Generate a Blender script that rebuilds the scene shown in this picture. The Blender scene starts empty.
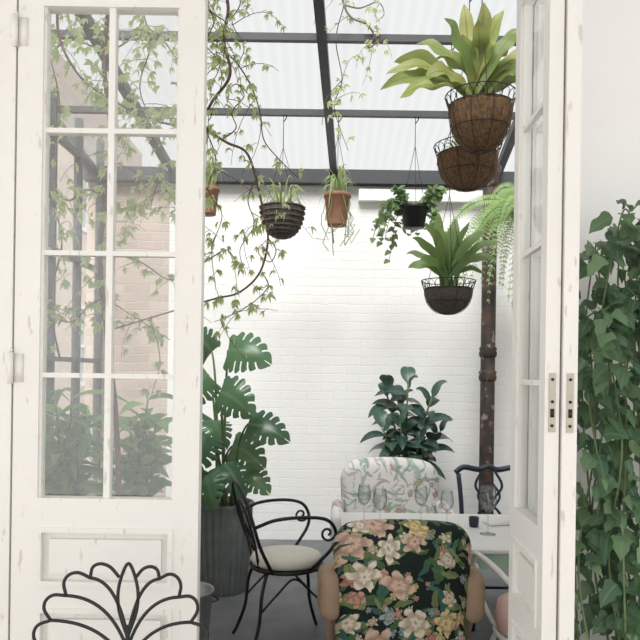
import bpy, bmesh, math, random
from mathutils import Vector, Matrix
from math import sin, cos, pi, radians, atan2, sqrt
R = random.Random(11)
scene = bpy.context.scene
C = scene.collection
F, CX, CY, H, ROLL = 689.0, 320.0, 372.0, 1.5, radians(0.8)
cr, sr = cos(ROLL), sin(ROLL)
def P(px, py, d):
    u = (px-CX)/F; v = (CY-py)/F
    return Vector((d*(u*cr-v*sr), d, H+d*(u*sr+v*cr)))
V = Vector
Z = V((0, 0, 1))

# ------------------------------------------------------------------ mesh helper
def bez(p0, p1, p2, s):
    return p0*(1-s)**2+p1*2*s*(1-s)+p2*s*s
def dbez(p0, p1, p2, s):
    return (p1-p0)*2*(1-s)+(p2-p1)*2*s
def spline(pts, n=6, closed=False):
    pts = [V(p) for p in pts]; out = []; m = len(pts)
    rng = m if closed else m-1
    for i in range(rng):
        if closed:
            a, b, c, d = pts[(i-1) % m], pts[i], pts[(i+1) % m], pts[(i+2) % m]
        else:
            b, c = pts[i], pts[i+1]
            a = pts[i-1] if i > 0 else b*2-c
            d = pts[i+2] if i+2 < m else c*2-b
        for k in range(n):
            t = k/n
            out.append(0.5*((2*b)+(c-a)*t+(2*a-5*b+4*c-d)*t*t+(3*b-a-3*c+d)*t**3))
    if not closed: out.append(pts[-1])
    return out
class MB:
    def __init__(s): s.v = []; s.f = []; s.c = {}
    def tube(s, pts, r, n=7, closed=False):
        pts = [V(p) for p in pts]; m = len(pts)
        rr = r if isinstance(r, (list, tuple)) else [r]*m
        if len(rr) == 2 and m != 2: rr = [rr[0]+(rr[1]-rr[0])*i/(m-1) for i in range(m)]
        b0 = len(s.v); prev = None
        for i in range(m):
            if closed: t = pts[(i+1) % m]-pts[i-1]
            else: t = pts[min(i+1, m-1)]-pts[max(i-1, 0)]
            if t.length < 1e-9: t = V((0, 0, 1))
            t.normalize()
            if prev is None:
                ref = V((0, 0, 1)) if abs(t.z) < .9 else V((1, 0, 0))
                a = t.cross(ref).normalized()
            else:
                a = prev-t*prev.dot(t)
                if a.length < 1e-6: a = t.orthogonal()
                a.normalize()
            prev = a; b = t.cross(a)
            for k in range(n):
                q = 2*pi*k/n
                s.v.append(pts[i]+(a*cos(q)+b*sin(q))*rr[i])
        for i in range(m if closed else m-1):
            for k in range(n):
                i2 = (i+1) % m
                s.f.append((b0+i*n+k, b0+i*n+(k+1) % n, b0+i2*n+(k+1) % n, b0+i2*n+k))
        if not closed:
            s.f.append(tuple(b0+k for k in range(n))[::-1]); s.f.append(tuple(b0+(m-1)*n+k for k in range(n)))
        return s
    def box(s, x0, x1, y0, y1, z0, z1):
        b = len(s.v)
        for z in (z0, z1):
            for x, y in ((x0, y0), (x1, y0), (x1, y1), (x0, y1)): s.v.append(V((x, y, z)))
        for q in ((3, 2, 1, 0), (4, 5, 6, 7), (0, 1, 5, 4), (1, 2, 6, 5), (2, 3, 7, 6), (3, 0, 4, 7)):
            s.f.append(tuple(b+i for i in q))
        return s
    def beam(s, a, b, w, h):
        a, b = V(a), V(b); t = (b-a).normalized(); sd = t.cross(Z).normalized(); up = sd.cross(t)
        k = len(s.v)
        for p in (a, b):
            for x, y in ((-1, -1), (1, -1), (1, 1), (-1, 1)): s.v.append(p+sd*x*w/2+up*y*h/2)
        for q in ((0, 1, 2, 3), (7, 6, 5, 4), (1, 0, 4, 5), (2, 1, 5, 6), (3, 2, 6, 7), (0, 3, 7, 4)):
            s.f.append(tuple(k+i for i in q))
        return s
    def pillow(s, c, sz, r, cuts=9, fn=None):
        bm = bmesh.new(); bmesh.ops.create_cube(bm, size=2)
        bmesh.ops.subdivide_edges(bm, edges=bm.edges[:], cuts=cuts, use_grid_fill=True)
        h = [q/2 for q in sz]; b = len(s.v)
        bm.verts.ensure_lookup_table()
        for v in bm.verts:
            p = [0, 0, 0]
            for k in range(3):
                t = v.co[k]
                t = math.copysign(1-(1-abs(t))**1.5, t) if abs(t) < 1 else t
                p[k] = t*h[k]
            q = [max(-(h[k]-r), min(h[k]-r, p[k])) for k in range(3)]
            d = V([p[k]-q[k] for k in range(3)])
            w = V(q)+(d.normalized()*r if d.length > 1e-9 else d)
            w = w+V(c)
            if fn: w = V(fn(w))
            s.v.append(w)
        for f in bm.faces: s.f.append(tuple(b+v.index for v in f.verts))
        bm.free(); return s
    def lathe(s, prof, c=(0, 0, 0), n=28, flute=0, nf=0, rough=0):
        b = len(s.v); c = V(c)
        for r, z in prof:
            for k in range(n):
                q = 2*pi*k/n
                rr = r*(1+flute*cos(nf*q)) if flute else r
                if rough: rr *= 1+R.gauss(0, rough)
                s.v.append(c+V((rr*cos(q), rr*sin(q), z)))
        for i in range(len(prof)-1):
            for k in range(n):
                s.f.append((b+i*n+k, b+i*n+(k+1) % n, b+(i+1)*n+(k+1) % n, b+(i+1)*n+k))
        if prof[0][0] > 1e-4: s.f.append(tuple(b+k for k in range(n))[::-1])
        if prof[-1][0] > 1e-4: s.f.append(tuple(b+(len(prof)-1)*n+k for k in range(n)))
        return s
    def leaf(s, p0, p1, p2, W, prof, ns=7, hint=None, fold=.2, wave=0.0):
        p0, p1, p2 = V(p0), V(p1), V(p2); hint = V(hint) if hint else Z
        cols = (-1, 0, 1)
        b = len(s.v); m = len(cols); ph = R.uniform(0, 6)
        for i in range(ns+1):
            q = i/ns; p = bez(p0, p1, p2, q); t = dbez(p0, p1, p2, q)
            if t.length < 1e-9: t = p2-p0
            t = t.normalized(); sd = t.cross(hint)
            if sd.length < 1e-3: sd = t.orthogonal()
            sd.normalize(); n = sd.cross(t)
            w = W/2*max(.02, prof(q))
            for cc in cols:
                s.c[len(s.v)] = (abs(cc), q, 0, 1)
                s.v.append(p+sd*cc*w+n*(fold*w*abs(cc))+(n*(wave*w*sin(ph+q*14)*abs(cc)) if wave else V((0, 0, 0))))
        for i in range(ns):
            for k in range(m-1):
                s.f.append((b+i*m+k, b+i*m+k+1, b+(i+1)*m+k+1, b+(i+1)*m+k))
        return s
    def split_leaf(s, p0, p1, p2, W, hint, per=5, nl=6, droop=.16):
        # broad heart-shaped blade cut into rounded lobes on both sides
        p0, p1, p2 = V(p0), V(p1), V(p2); hint = V(hint)
        cols = (-1, -.78, -.5, -.3, 0, .3, .5, .78, 1); m = len(cols); ns = per*nl; b = len(s.v)
        for i in range(ns+1):
            q = i/ns; p = bez(p0, p1, p2, q); t = dbez(p0, p1, p2, q).normalized(); sd = t.cross(hint).normalized(); n = sd.cross(t)
            w = W/2*(max(.04, (.72+.28*sin(pi*min(1, q/.45)*.5))*(1-q**2.3)**.72) if q < 1 else .03)
            for cc in cols:
                a = abs(cc); k = 1.0
                if a > .6: k = 1-.16*(abs(((i % per)-(per-1)/2)/((per-1)/2)))**2*(a-.5)*2
                sh = W*.30*a*a*(q-.42)
                s.c[len(s.v)] = (a, q, 0, 1)
                s.v.append(p+t*sh+sd*cc*w*k-n*(droop*w*a*a*1.5))
        for i in range(ns):
            for k in range(m-1):
                outer = k in (0, 1, m-3, m-2)
                if outer and i % per == per-1 and per <= i < ns-per: continue
                s.f.append((b+i*m+k, b+i*m+k+1, b+(i+1)*m+k+1, b+(i+1)*m+k))
        return s
    def build(s, name, m, parent=None, smooth=True):
        me = bpy.data.meshes.new(name); me.from_pydata([tuple(v) for v in s.v], [], s.f)
        if smooth: me.polygons.foreach_set('use_smooth', [True]*len(me.polygons))
        if s.c:
            at = me.attributes.new('leaf', 'FLOAT_COLOR', 'POINT')
            for i, c in s.c.items(): at.data[i].color = c
        if m: me.materials.append(m)
        me.update()
        o = bpy.data.objects.new(name, me); C.objects.link(o)
        if parent: o.parent = parent
        return o
lance = lambda q: sin(pi*q**.75)**.9 if 0 < q < 1 else 0
nestp = lambda q: .16*(1-q)+sin(pi*q**1.45)**.85 if 0 < q < 1 else (.16 if q <= 0 else 0)
ovate = lambda q: sin(pi*q**.55)**.75 if 0 < q < 1 else 0
lobed = lambda q: ovate(q)*(.66+.40*abs(cos(pi*(q*2.1-.45)))) if 0 < q < 1 else 0
strap = lambda q: min(1, .5+q*3)*(1-q**3)

def thing(name, label, cat, loc=(0, 0, 0), rotz=0, group=None):
    o = bpy.data.objects.new(name, None); C.objects.link(o); o.empty_display_size = .05
    o.location = loc; o.rotation_euler = (0, 0, rotz)
    return tag(o, label, cat, group)
def tag(o, label, cat, group=None):
    o['label'] = label; o['category'] = cat
    if group: o['group'] = group
    return o
def struct(o):
    o['kind'] = 'structure'; return o
def copy_tree(o, parent=None):
    c = o.copy(); C.objects.link(c)
    if parent: c.parent = parent
    for ch in list(o.children): copy_tree(ch, c)
    return c

# ------------------------------------------------------------------ materials
class G:
    def __init__(s, name):
        s.m = bpy.data.materials.new(name); s.m.use_nodes = True; s.t = s.m.node_tree
        s.t.nodes.clear(); s.out = s.t.nodes.new('ShaderNodeOutputMaterial')
    def n(s, typ, ins=None, **kw):
        nd = s.t.nodes.new('ShaderNode'+typ)
        for k, v in kw.items(): setattr(nd, k, v)
        for k, v in (ins or {}).items(): s.set(nd.inputs[k], v)
        return nd
    def set(s, sock, v):
        if isinstance(v, bpy.types.NodeSocket): s.t.links.new(v, sock)
        else:
            if isinstance(v, (tuple, list)) and len(v) == 3 and sock.type == 'RGBA': v = (*v, 1)
            sock.default_value = v
    def math(s, op, a, b=0.0, clamp=False):
        return s.n('Math', {0: a, 1: b}, operation=op, use_clamp=clamp).outputs[0]
    def vmath(s, op, a, b):
        return s.n('VectorMath', {0: a, 1: b}, operation=op).outputs[0]
    def mix(s, f, a, b):
        nd = s.n('Mix', data_type='RGBA'); s.set(nd.inputs[0], f); s.set(nd.inputs[6], a); s.set(nd.inputs[7], b)
        return nd.outputs[2]
    def ramp(s, f, stops, const=False):
        nd = s.n('ValToRGB', {0: f}); cr_ = nd.color_ramp
        if const: cr_.interpolation = 'CONSTANT'
        while len(cr_.elements) < len(stops): cr_.elements.new(.5)
        for e, (p, c) in zip(cr_.elements, stops): e.position = p; e.color = (*c, 1)
        return nd.outputs[0]
    def obj(s): return s.n('TexCoord').outputs['Object']
    def noise(s, scale, detail=3, vec=None):
        return s.n('TexNoise', {'Vector': vec or s.obj(), 'Scale': scale, 'Detail': detail}).outputs[0]
    def bsdf(s, col, rough=.5, metal=0., spec=.5, normal=None):
        b = s.n('BsdfPrincipled', {'Base Color': col, 'Roughness': rough, 'Metallic': metal, 'Specular IOR Level': spec})
        if normal: s.set(b.inputs['Normal'], normal)
        return b.outputs[0]
    def bump(s, h, st=.3, dist=.01):
        return s.n('Bump', {'Height': h, 'Strength': st, 'Distance': dist}).outputs[0]
    def done(s, sh):
        s.t.links.new(sh, s.out.inputs[0]); return s.m
def pmat(name, col, rough=.5, metal=0., var=.12, scale=18, bump=0., spec=.5):
    g = G(name); n = g.noise(scale)
    a = tuple(max(0, c*(1-var)) for c in col); b = tuple(min(1, c*(1+var)) for c in col)
    c = g.mix(n, a, b)
    return g.done(g.bsdf(c, rough, metal, spec, g.bump(g.noise(scale*5), bump, .004) if bump else None))
def coirmat(name):
    g = G(name); s = g.n('SeparateXYZ', {0: g.obj()})
    v = g.n('CombineXYZ', {0: g.math('MULTIPLY', s.outputs[0], 60.), 1: g.math('MULTIPLY', s.outputs[1], 60.), 2: g.math('MULTIPLY', s.outputs[2], 22.)}).outputs[0]
    n = g.n('TexNoise', {'Vector': v, 'Scale': 1.6, 'Detail': 8., 'Roughness': .75}).outputs[0]
    c = g.ramp(n, [(.3, (.07, .042, .024)), (.5, (.25, .155, .088)), (.7, (.42, .29, .18))])
    return g.done(g.bsdf(c, .95, 0., .1, g.bump(n, 1., .02)))
def wornpaint(name, col, wear):
    g = G(name)
    c = g.mix(g.noise(5, 4), tuple(q*.955 for q in col), tuple(min(1, q*1.03) for q in col))
    s = g.n('SeparateXYZ', {0: g.obj()})
    vec = g.n('CombineXYZ', {0: g.math('MULTIPLY', s.outputs[0], 9.), 1: g.math('MULTIPLY', s.outputs[1], 9.), 2: g.math('MULTIPLY', s.outputs[2], 2.2)}).outputs[0]
    f = g.math('MULTIPLY', g.math('SUBTRACT', g.noise(6., 10, vec), .63), 16., True)
    c = g.mix(g.math('MULTIPLY', f, .5), c, wear)
    return g.done(g.bsdf(c, .45, 0., .4, g.bump(g.noise(40), .1, .003)))
def rustmat(name):
    g = G(name); f = g.math('MULTIPLY', g.math('SUBTRACT', g.noise(8., 8), .44), 4., True)
    c = g.mix(f, (.040, .034, .032), (.115, .070, .052))
    c = g.mix(g.math('MULTIPLY', g.math('SUBTRACT', g.noise(14., 9), .585), 12., True), c, (.28, .21, .18))
    return g.done(g.bsdf(c, .6, 0., .35, g.bump(g.noise(60), .4, .004)))
def leafmat(name, cols, rough=.4, tr=.25, rib=None, spec=.4, spots=None):
    g = G(name); rnd = g.n('NewGeometry').outputs['Random Per Island']
    k = len(cols)
    c = g.ramp(rnd, [(i/max(1, k-1), q) for i, q in enumerate(cols)])
    at = g.n('Attribute', attribute_name='leaf').outputs['Color']
    sp = g.n('SeparateColor', {0: at})
    if spots:
        f = g.math('MULTIPLY', g.math('SUBTRACT', g.noise(16., 4), .58), 12., True)
        c = g.mix(g.math('MULTIPLY', f, .75), c, spots)
    if rib:
        f = g.math('SUBTRACT', 1.0, g.math('MULTIPLY', sp.outputs[0], 7.0), True)
        c = g.mix(g.math('MULTIPLY', f, .8), c, rib)
    p = g.bsdf(c, rough, 0., spec)
    if tr:
        t = g.n('BsdfTranslucent', {0: g.mix(.35, c, (.80, .90, .42))}).outputs[0]
        p = g.n('MixShader', {0: tr, 1: p, 2: t}).outputs[0]
    return g.done(p)
def brickmat(name, c1, c2, mort, axis='x', rough=.75, bw=.235, rh=.078, ms=.006, bumpst=.5, mott=.22):
    g = G(name); s = g.n('SeparateXYZ', {0: g.obj()})
    vec = g.n('CombineXYZ', {0: s.outputs[0 if axis == 'x' else 1], 1: s.outputs[2], 2: 0.}).outputs[0]
    nz = g.n('TexNoise', {'Vector': vec, 'Scale': 9., 'Detail': 4.}).outputs[1]
    vec = g.vmath('ADD', vec, g.vmath('MULTIPLY', g.vmath('SUBTRACT', nz, (.5, .5, .5)), (.042, .032, 0)))
    b = g.n('TexBrick', {'Vector': vec, 'Color1': c1, 'Color2': c2, 'Mortar': mort, 'Scale': 1., 'Mortar Size': ms, 'Mortar Smooth': 1., 'Brick Width': bw, 'Row Height': rh, 'Bias': 0.})
    c = g.mix(g.math('MULTIPLY', g.math('SUBTRACT', g.noise(6., 4), .42), 4., True), b.outputs[0], tuple((a_+b_)/2 for a_, b_ in zip(c1, c2)))
    c = g.mix(.35, c, b.outputs[0])
    c = g.mix(g.math('MULTIPLY', g.noise(3.0, 5), mott), c, tuple(q*.85 for q in c2))
    hgt = g.math('ADD', g.math('SUBTRACT', 1., b.outputs[1]), g.math('MULTIPLY', g.noise(40), .9))
    return g.done(g.bsdf(c, rough, 0., .2, g.bump(hgt, bumpst, .007)))
def flower_layer(g, base, vec, scale, cols, size, presence, petals=5, offs=0.0):
    v = g.vmath('MULTIPLY', vec, (scale, scale, scale))
    v = g.vmath('ADD', v, (offs, offs*1.7, 0))
    vo = g.n('TexVoronoi', {'Vector': v, 'Scale': 1., 'Randomness': .85}, voronoi_dimensions='2D')
    d = g.vmath('SUBTRACT', v, vo.outputs['Position'])
    sx = g.n('SeparateXYZ', {0: d}); rc = g.n('SeparateColor', {0: vo.outputs['Color']})
    ang = g.math('ARCTAN2', sx.outputs[1], sx.outputs[0])
    ph = g.math('MULTIPLY', rc.outputs[1], 6.28)
    w = g.math('ABSOLUTE', g.math('COSINE', g.math('ADD', g.math('MULTIPLY', ang, petals/2.), ph)))
    rad = g.math('MULTIPLY', g.math('ADD', g.math('MULTIPLY', w, .46), .54), g.math('MULTIPLY', g.math('ADD', g.math('MULTIPLY', rc.outputs[2], .5), .7), size))
    mk = g.math('MULTIPLY', g.math('SUBTRACT', rad, vo.outputs['Distance']), 22., True)
    mk = g.math('MULTIPLY', mk, g.math('LESS_THAN', rc.outputs[1], presence))
    # a hash of the cell picks the bloom colour
    pk = g.math('FRACT', g.math('MULTIPLY', g.math('ADD', rc.outputs[0], rc.outputs[2]), 7.31))
    col = g.ramp(pk, [(i/len(cols), c) for i, c in enumerate(cols)], True)
    q = g.math('DIVIDE', vo.outputs['Distance'], rad)
    rings = g.math('MULTIPLY', g.math('ADD', g.math('SINE', g.math('ADD', g.math('MULTIPLY', q, 9.), g.math('MULTIPLY', w, 4.))), 1.), .36)
    dark = g.vmath('MULTIPLY', col, (.48, .38, .30))
    col = g.mix(rings, col, dark)
    col = g.mix(g.math('MULTIPLY', g.math('SUBTRACT', .14, q), 10., True), col, (.36, .20, .07))
    return g.mix(mk, base, col)
def leaf_layer(g, base, vec, scale, cols, L, W, presence, offs=0.0, op=1.0):
    v = g.vmath('MULTIPLY', vec, (scale, scale, scale))
    v = g.vmath('ADD', v, (offs, offs*.6, 0))
    vo = g.n('TexVoronoi', {'Vector': v, 'Scale': 1., 'Randomness': .9}, voronoi_dimensions='2D')
    d = g.vmath('SUBTRACT', v, vo.outputs['Position'])
    sx = g.n('SeparateXYZ', {0: d}); rc = g.n('SeparateColor', {0: vo.outputs['Color']})
    a = g.math('MULTIPLY', rc.outputs[1], 6.28); ca = g.math('COSINE', a); sa = g.math('SINE', a)
    u = g.math('ADD', g.math('MULTIPLY', sx.outputs[0], ca), g.math('MULTIPLY', sx.outputs[1], sa))
    w = g.math('SUBTRACT', g.math('MULTIPLY', sx.outputs[1], ca), g.math('MULTIPLY', sx.outputs[0], sa))
    w = g.math('ADD', w, g.math('MULTIPLY', g.math('MULTIPLY', u, u), .5))
    e = g.math('ADD', g.math('POWER', g.math('ABSOLUTE', g.math('DIVIDE', u, L)), 1.6), g.math('POWER', g.math('ABSOLUTE', g.math('DIVIDE', w, W)), 1.6))
    mk = g.math('MULTIPLY', g.math('SUBTRACT', 1., e), 6., True)
    mk = g.math('MULTIPLY', mk, g.math('LESS_THAN', rc.outputs[2], presence))
    mk = g.math('MULTIPLY', mk, op)
    col = g.ramp(rc.outputs[0], [(i/len(cols), c) for i, c in enumerate(cols)], True)
    vein = g.math('LESS_THAN', g.math('ABSOLUTE', w), .018)
    col = g.mix(g.math('MULTIPLY', vein, .4), col, (.05, .06, .05))
    return g.mix(mk, base, col)
def planar(g):
    s = g.n('SeparateXYZ', {0: g.obj()})
    v = g.n('CombineXYZ', {0: g.math('ADD', s.outputs[0], g.math('MULTIPLY', s.outputs[1], .3)), 1: g.math('ADD', s.outputs[2], g.math('MULTIPLY', s.outputs[1], .6)), 2: 0.}).outputs[0]
    nz = g.n('TexNoise', {'Vector': v, 'Scale': 9., 'Detail': 2.}).outputs[1]
    n2 = g.n('TexNoise', {'Vector': v, 'Scale': 42., 'Detail': 2.}).outputs[1]
    v = g.vmath('ADD', v, g.vmath('MULTIPLY', nz, (.06, .06, 0)))
    return g.vmath('ADD', v, g.vmath('MULTIPLY', n2, (.022, .022, 0)))
def dark_floral():
    g = G('dark_floral_fabric'); v = planar(g)
    c = g.mix(g.noise(30), (.007, .013, .012), (.018, .030, .025))
    gr = [(.07, .14, .06), (.15, .22, .09), (.05, .13, .10), (.22, .27, .12), (.08, .17, .12), (.16, .20, .09)]
    c = leaf_layer(g, c, v, 8., gr, .5, .18, .95)
    c = leaf_layer(g, c, v, 12., gr, .48, .17, .95, 3.3)
    c = leaf_layer(g, c, v, 18., gr, .48, .15, .75, 9.3)
    c = flower_layer(g, c, v, 22., [(.62, .54, .42), (.52, .30, .24), (.30, .40, .42), (.60, .48, .26)], .38, .40, 6, 5.1)
    c = flower_layer(g, c, v, 13., [(.72, .65, .50), (.62, .36, .30), (.68, .56, .28), (.70, .65, .55), (.36, .44, .46), (.56, .28, .24)], .44, .38, 5, 8.3)
    c = flower_layer(g, c, v, 7.7, [(.80, .74, .59), (.75, .63, .33), (.66, .39, .32), (.82, .77, .65), (.77, .68, .45), (.70, .52, .43)], .52, .58, 6, 4.75)
    c = leaf_layer(g, c, v, 13., gr, .46, .12, .36, 14.1)
    return g.done(g.bsdf(c, .75, 0., .2, g.bump(g.noise(250), .2, .002)))
def pale_floral():
    g = G('pale_floral_fabric'); v = planar(g)
    c = g.mix(g.noise(20), (.74, .73, .72), (.80, .79, .78))
    gr = [(.25, .38, .29), (.54, .38, .38), (.34, .46, .36), (.56, .44, .40), (.24, .34, .33), (.30, .40, .32)]
    c = leaf_layer(g, c, v, 5.5, gr, .52, .09, .95, 0., .65)
    c = leaf_layer(g, c, v, 7., gr, .5, .09, .95, 3.2, .7)
    c = leaf_layer(g, c, v, 10., gr, .48, .10, .95, 2.2, .7)
    c = leaf_layer(g, c, v, 14., gr, .48, .11, .8, 7.2, .7)
    c = leaf_layer(g, c, v, 20., gr, .48, .12, .6, 5.4, .65)
    c = flower_layer(g, c, v, 12., [(.62, .44, .45), (.60, .48, .45), (.60, .47, .47), (.52, .50, .40)], .36, .32, 7, 4.)
    return g.done(g.bsdf(c, .8, 0., .2))
def glassmat(name, tint=(.96, .98, .97), haze=.1, gl=.05, edge=.5, rimcol=None):
    g = G(name)
    if rimcol:
        fc = g.n('LayerWeight', {0: .5}).outputs[1]
        tint = g.mix(g.math('POWER', fc, 2.3), tint, rimcol)
    t = g.n('BsdfTransparent', {0: tint}).outputs[0]
    d = g.n('BsdfTranslucent', {0: (.9, .92, .92)}).outputs[0]
    df = g.n('BsdfDiffuse', {0: (.9, .92, .92)}).outputs[0]
    hz = g.n('MixShader', {0: .5, 1: d, 2: df}).outputs[0]
    nz = g.math('ADD', g.math('MULTIPLY', g.noise(2.5, 5), haze), haze*.5)
    a = g.n('MixShader', {0: nz, 1: t, 2: hz}).outputs[0]
    gs = g.n('BsdfGlossy', {0: (1, 1, 1), 'Roughness': .02}).outputs[0]
    fr = g.n('LayerWeight', {0: .25}).outputs[1]
    return g.done(g.n('MixShader', {0: g.math('ADD', g.math('MULTIPLY', g.math('POWER', fr, 3.), edge), gl), 1: a, 2: gs}).outputs[0])

M = {}
M['brick'] = brickmat('white_painted_brick', (.868, .863, .85), (.85, .846, .834), (.826, .82, .808), bumpst=.3, mott=.16)
M['brick_y'] = brickmat('white_painted_brick_side', (.868, .863, .85), (.85, .846, .834), (.826, .82, .808), 'y', bumpst=.3, mott=.16)
M['barebrick'] = brickmat('bare_brown_brick', (.50, .385, .32), (.62, .50, .43), (.68, .62, .57), 'x')
M['house'] = brickmat('pale_red_brick', (.58, .45, .38), (.68, .55, .48), (.76, .71, .66), 'y')
M['paint'] = wornpaint('white_door_paint', (.84, .828, .793), (.44, .39, .33))
M['plaster'] = pmat('white_plaster', (.83, .825, .812), .8, 0, .02, 4)
M['steel'] = pmat('dark_roof_steel', (.050, .052, .057), .5, 0, .25, 12)
M['black'] = pmat('black_iron', (.011, .011, .012), .42, 0, .3, 25)
M['whitemetal'] = pmat('white_painted_iron', (.74, .72, .69), .4, 0, .1, 25)
M['concrete'] = pmat('dark_concrete', (.16, .168, .175), .7, 0, .35, 5, .25)
M['wood_floor'] = pmat('brown_floor', (.27, .22, .17), .45, 0, .3, 9)
M['cushion'] = pmat('cream_cushion', (.78, .75, .68), .85, 0, .05, 20, .15)
M['pink'] = pmat('pink_cushion', (.76, .50, .45), .85, 0, .08, 20, .15)
M['tan'] = pmat('tan_velvet', (.37, .26, .18), .8, 0, .18, 22, .2)
M['darkwood'] = pmat('dark_wood', (.07, .04, .025), .4, 0, .3, 14)
M['dfloral'] = dark_floral(); M['pfloral'] = pale_floral()
M['blue'] = pmat('navy_paint', (.018, .030, .052), .35, 0, .2, 15)
M['tabletop'] = pmat('white_table_top', (.88, .88, .87), .6, 0, .02, 8, 0, .3)
M['green'] = pmat('pale_green_paint', (.40, .62, .50), .5, 0, .12, 15)
M['linen'] = pmat('white_linen', (.88, .875, .86), .9, 0, .04, 30, .1)
M['zinc'] = pmat('weathered_grey_zinc', (.20, .22, .215), .65, .1, .35, 10, .1)
M['zinc2'] = pmat('galvanised_zinc', (.40, .41, .41), .4, .6, .2, 14)
M['coir'] = coirmat('coir_liner')
M['wicker'] = pmat('dark_wicker', (.085, .07, .06), .8, 0, .7, 60, 1.0)
M['terra'] = pmat('terracotta', (.32, .16, .10), .8, 0, .3, 20, .3)
M['ironrust'] = rustmat('rusty_black_iron')
M['soil'] = pmat('soil', (.03, .022, .016), .95, 0, .5, 60, 1.)
M['brass'] = pmat('aged_steel_plate', (.42, .38, .31), .35, .8, .2, 40)
M['bark'] = pmat('brown_vine_bark', (.165, .10, .075), .8, 0, .4, 40, .5)
M['twig'] = pmat('green_stem', (.12, .17, .07), .6, 0, .3, 30)
M['glass'] = glassmat('door_glass', (.985, .99, .985), .075, .05, .3)
M['glass2'] = glassmat('outer_glass', (.97, .985, .98), .05, .02)
M['wineglass'] = glassmat('clear_drinking_glass', (.96, .97, .97), .01, .06, .5, (.34, .37, .38))
M['hwg'] = pmat('house_window_glass', (.40, .42, .43), .1)
M['l_monstera'] = leafmat('monstera_leaf', [(.026, .088, .052), (.046, .13, .066), (.08, .185, .09), (.036, .105, .058)], .27, .2, (.13, .22, .12), .5)
M['l_rubber'] = leafmat('dark_glossy_leaf', [(.018, .05, .044), (.028, .07, .055), (.052, .11, .08)], .28, .08, (.10, .16, .10))
M['l_nest'] = leafmat('yellowing_nest_leaf', [(.14, .23, .05), (.36, .40, .12), (.09, .18, .05), (.28, .35, .09), (.46, .45, .18), (.11, .20, .055)], .45, .4, (.16, .12, .03), .4, (.36, .27, .08))
M['l_nest2'] = leafmat('green_nest_leaf', [(.10, .20, .06), (.16, .27, .08), (.08, .16, .055), (.22, .33, .11)], .4, .3, (.13, .13, .05))
M['l_vine'] = leafmat('pale_vine_leaf', [(.54, .66, .34), (.66, .74, .45), (.47, .60, .29), (.72, .78, .54)], .6, .68)
M['l_ivy'] = leafmat('ivy_leaf', [(.032, .082, .046), (.064, .138, .07), (.12, .21, .105), (.042, .10, .056), (.17, .275, .14)], .42, .16, (.17, .26, .15), .4)
M['l_bush'] = leafmat('bush_leaf', [(.08, .22, .07), (.17, .36, .11), (.30, .48, .16), (.06, .17, .06), (.13, .30, .09)], .4, .4, (.24, .38, .15))
M['l_pale'] = leafmat('spider_leaf', [(.36, .46, .21), (.48, .55, .31), (.28, .39, .16)], .5, .45)
M['l_trail'] = leafmat('trailing_leaf', [(.08, .16, .06), (.14, .23, .10), (.20, .29, .13)], .45, .3)
M['l_fern'] = leafmat('fern_leaf', [(.26, .42, .15), (.38, .52, .22), (.20, .34, .12)], .5, .45)
def roofmat():
    g = G('translucent_roof_sheet')
    s = g.n('SeparateXYZ', {0: g.obj()})
    st = g.math('MULTIPLY', g.math('ADD', g.math('SINE', g.math('MULTIPLY', s.outputs[0], 78.5)), 1.), .5)
    dirt = g.math('MULTIPLY', g.noise(1.3, 5), .10)
    tint = g.mix(st, (.585, .59, .592), (.615, .62, .622))
    tint = g.mix(dirt, tint, (.40, .41, .41))
    t = g.n('BsdfTransparent', {0: tint}).outputs[0]
    d = g.n('BsdfTranslucent', {0: (.20, .20, .20)}).outputs[0]
    return g.done(g.n('MixShader', {0: .2, 1: t, 2: d}).outputs[0])
M['roof'] = roofmat()

# ------------------------------------------------------------------ setting
struct(MB().box(-9, 9, 2.0, 16, -.1, 0).build('floor', M['concrete'], None, False))
struct(MB().box(-3.2, 3.2, -2.6, 2.0, -.1, 0).build('floor', M['wood_floor'], None, False))
struct(MB().box(-1.36, 2.4, 6.15, 6.4, 0, 3.26).build('wall_back', M['brick'], None, False))
struct(MB().box(-2.1, -1.36, 6.16, 6.4, 0, 3.26).build('wall_back', M['barebrick'], None, False))
struct(MB().box(2.2, 2.4, 2.15, 6.15, 0, 3.3).build('wall_right', M['brick_y'], None, False))
struct(MB().box(-2.05, -1.9, 2.15, 6.15, 0, .62).build('wall_left', M['brick_y'], None, False))
w = MB(); w.box(-3.2, -.915, 2.0, 2.15, 0, 4.2); w.box(.66, 3.2, 2.0, 2.15, 0, 4.2); w.box(-.915, .66, 2.0, 2.15, 2.76, 4.2)
struct(w.build('wall_front', M['plaster'], None, False))
struct(MB().box(-3.2, 3.2, -2.6, 2.0, 3.0, 3.15).build('ceiling', M['plaster'], None, False))
# door frame
t = MB(); t.box(-.915, -.880, 1.965, 2.15, 0, 2.76); t.box(.632, .66, 1.985, 2.15, 0, 2.76); t.box(-.880, .632, 1.985, 2.15, 2.715, 2.76)
t.box(-.98, -.915, 1.978, 2.0, 0, 2.80); t.box(.66, .74, 1.975, 2.0, 0, 2.80); t.box(-.98, .74, 1.975, 2.0, 2.76, 2.86)
struct(t.build('trim_1', M['paint'], None, False))
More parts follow.
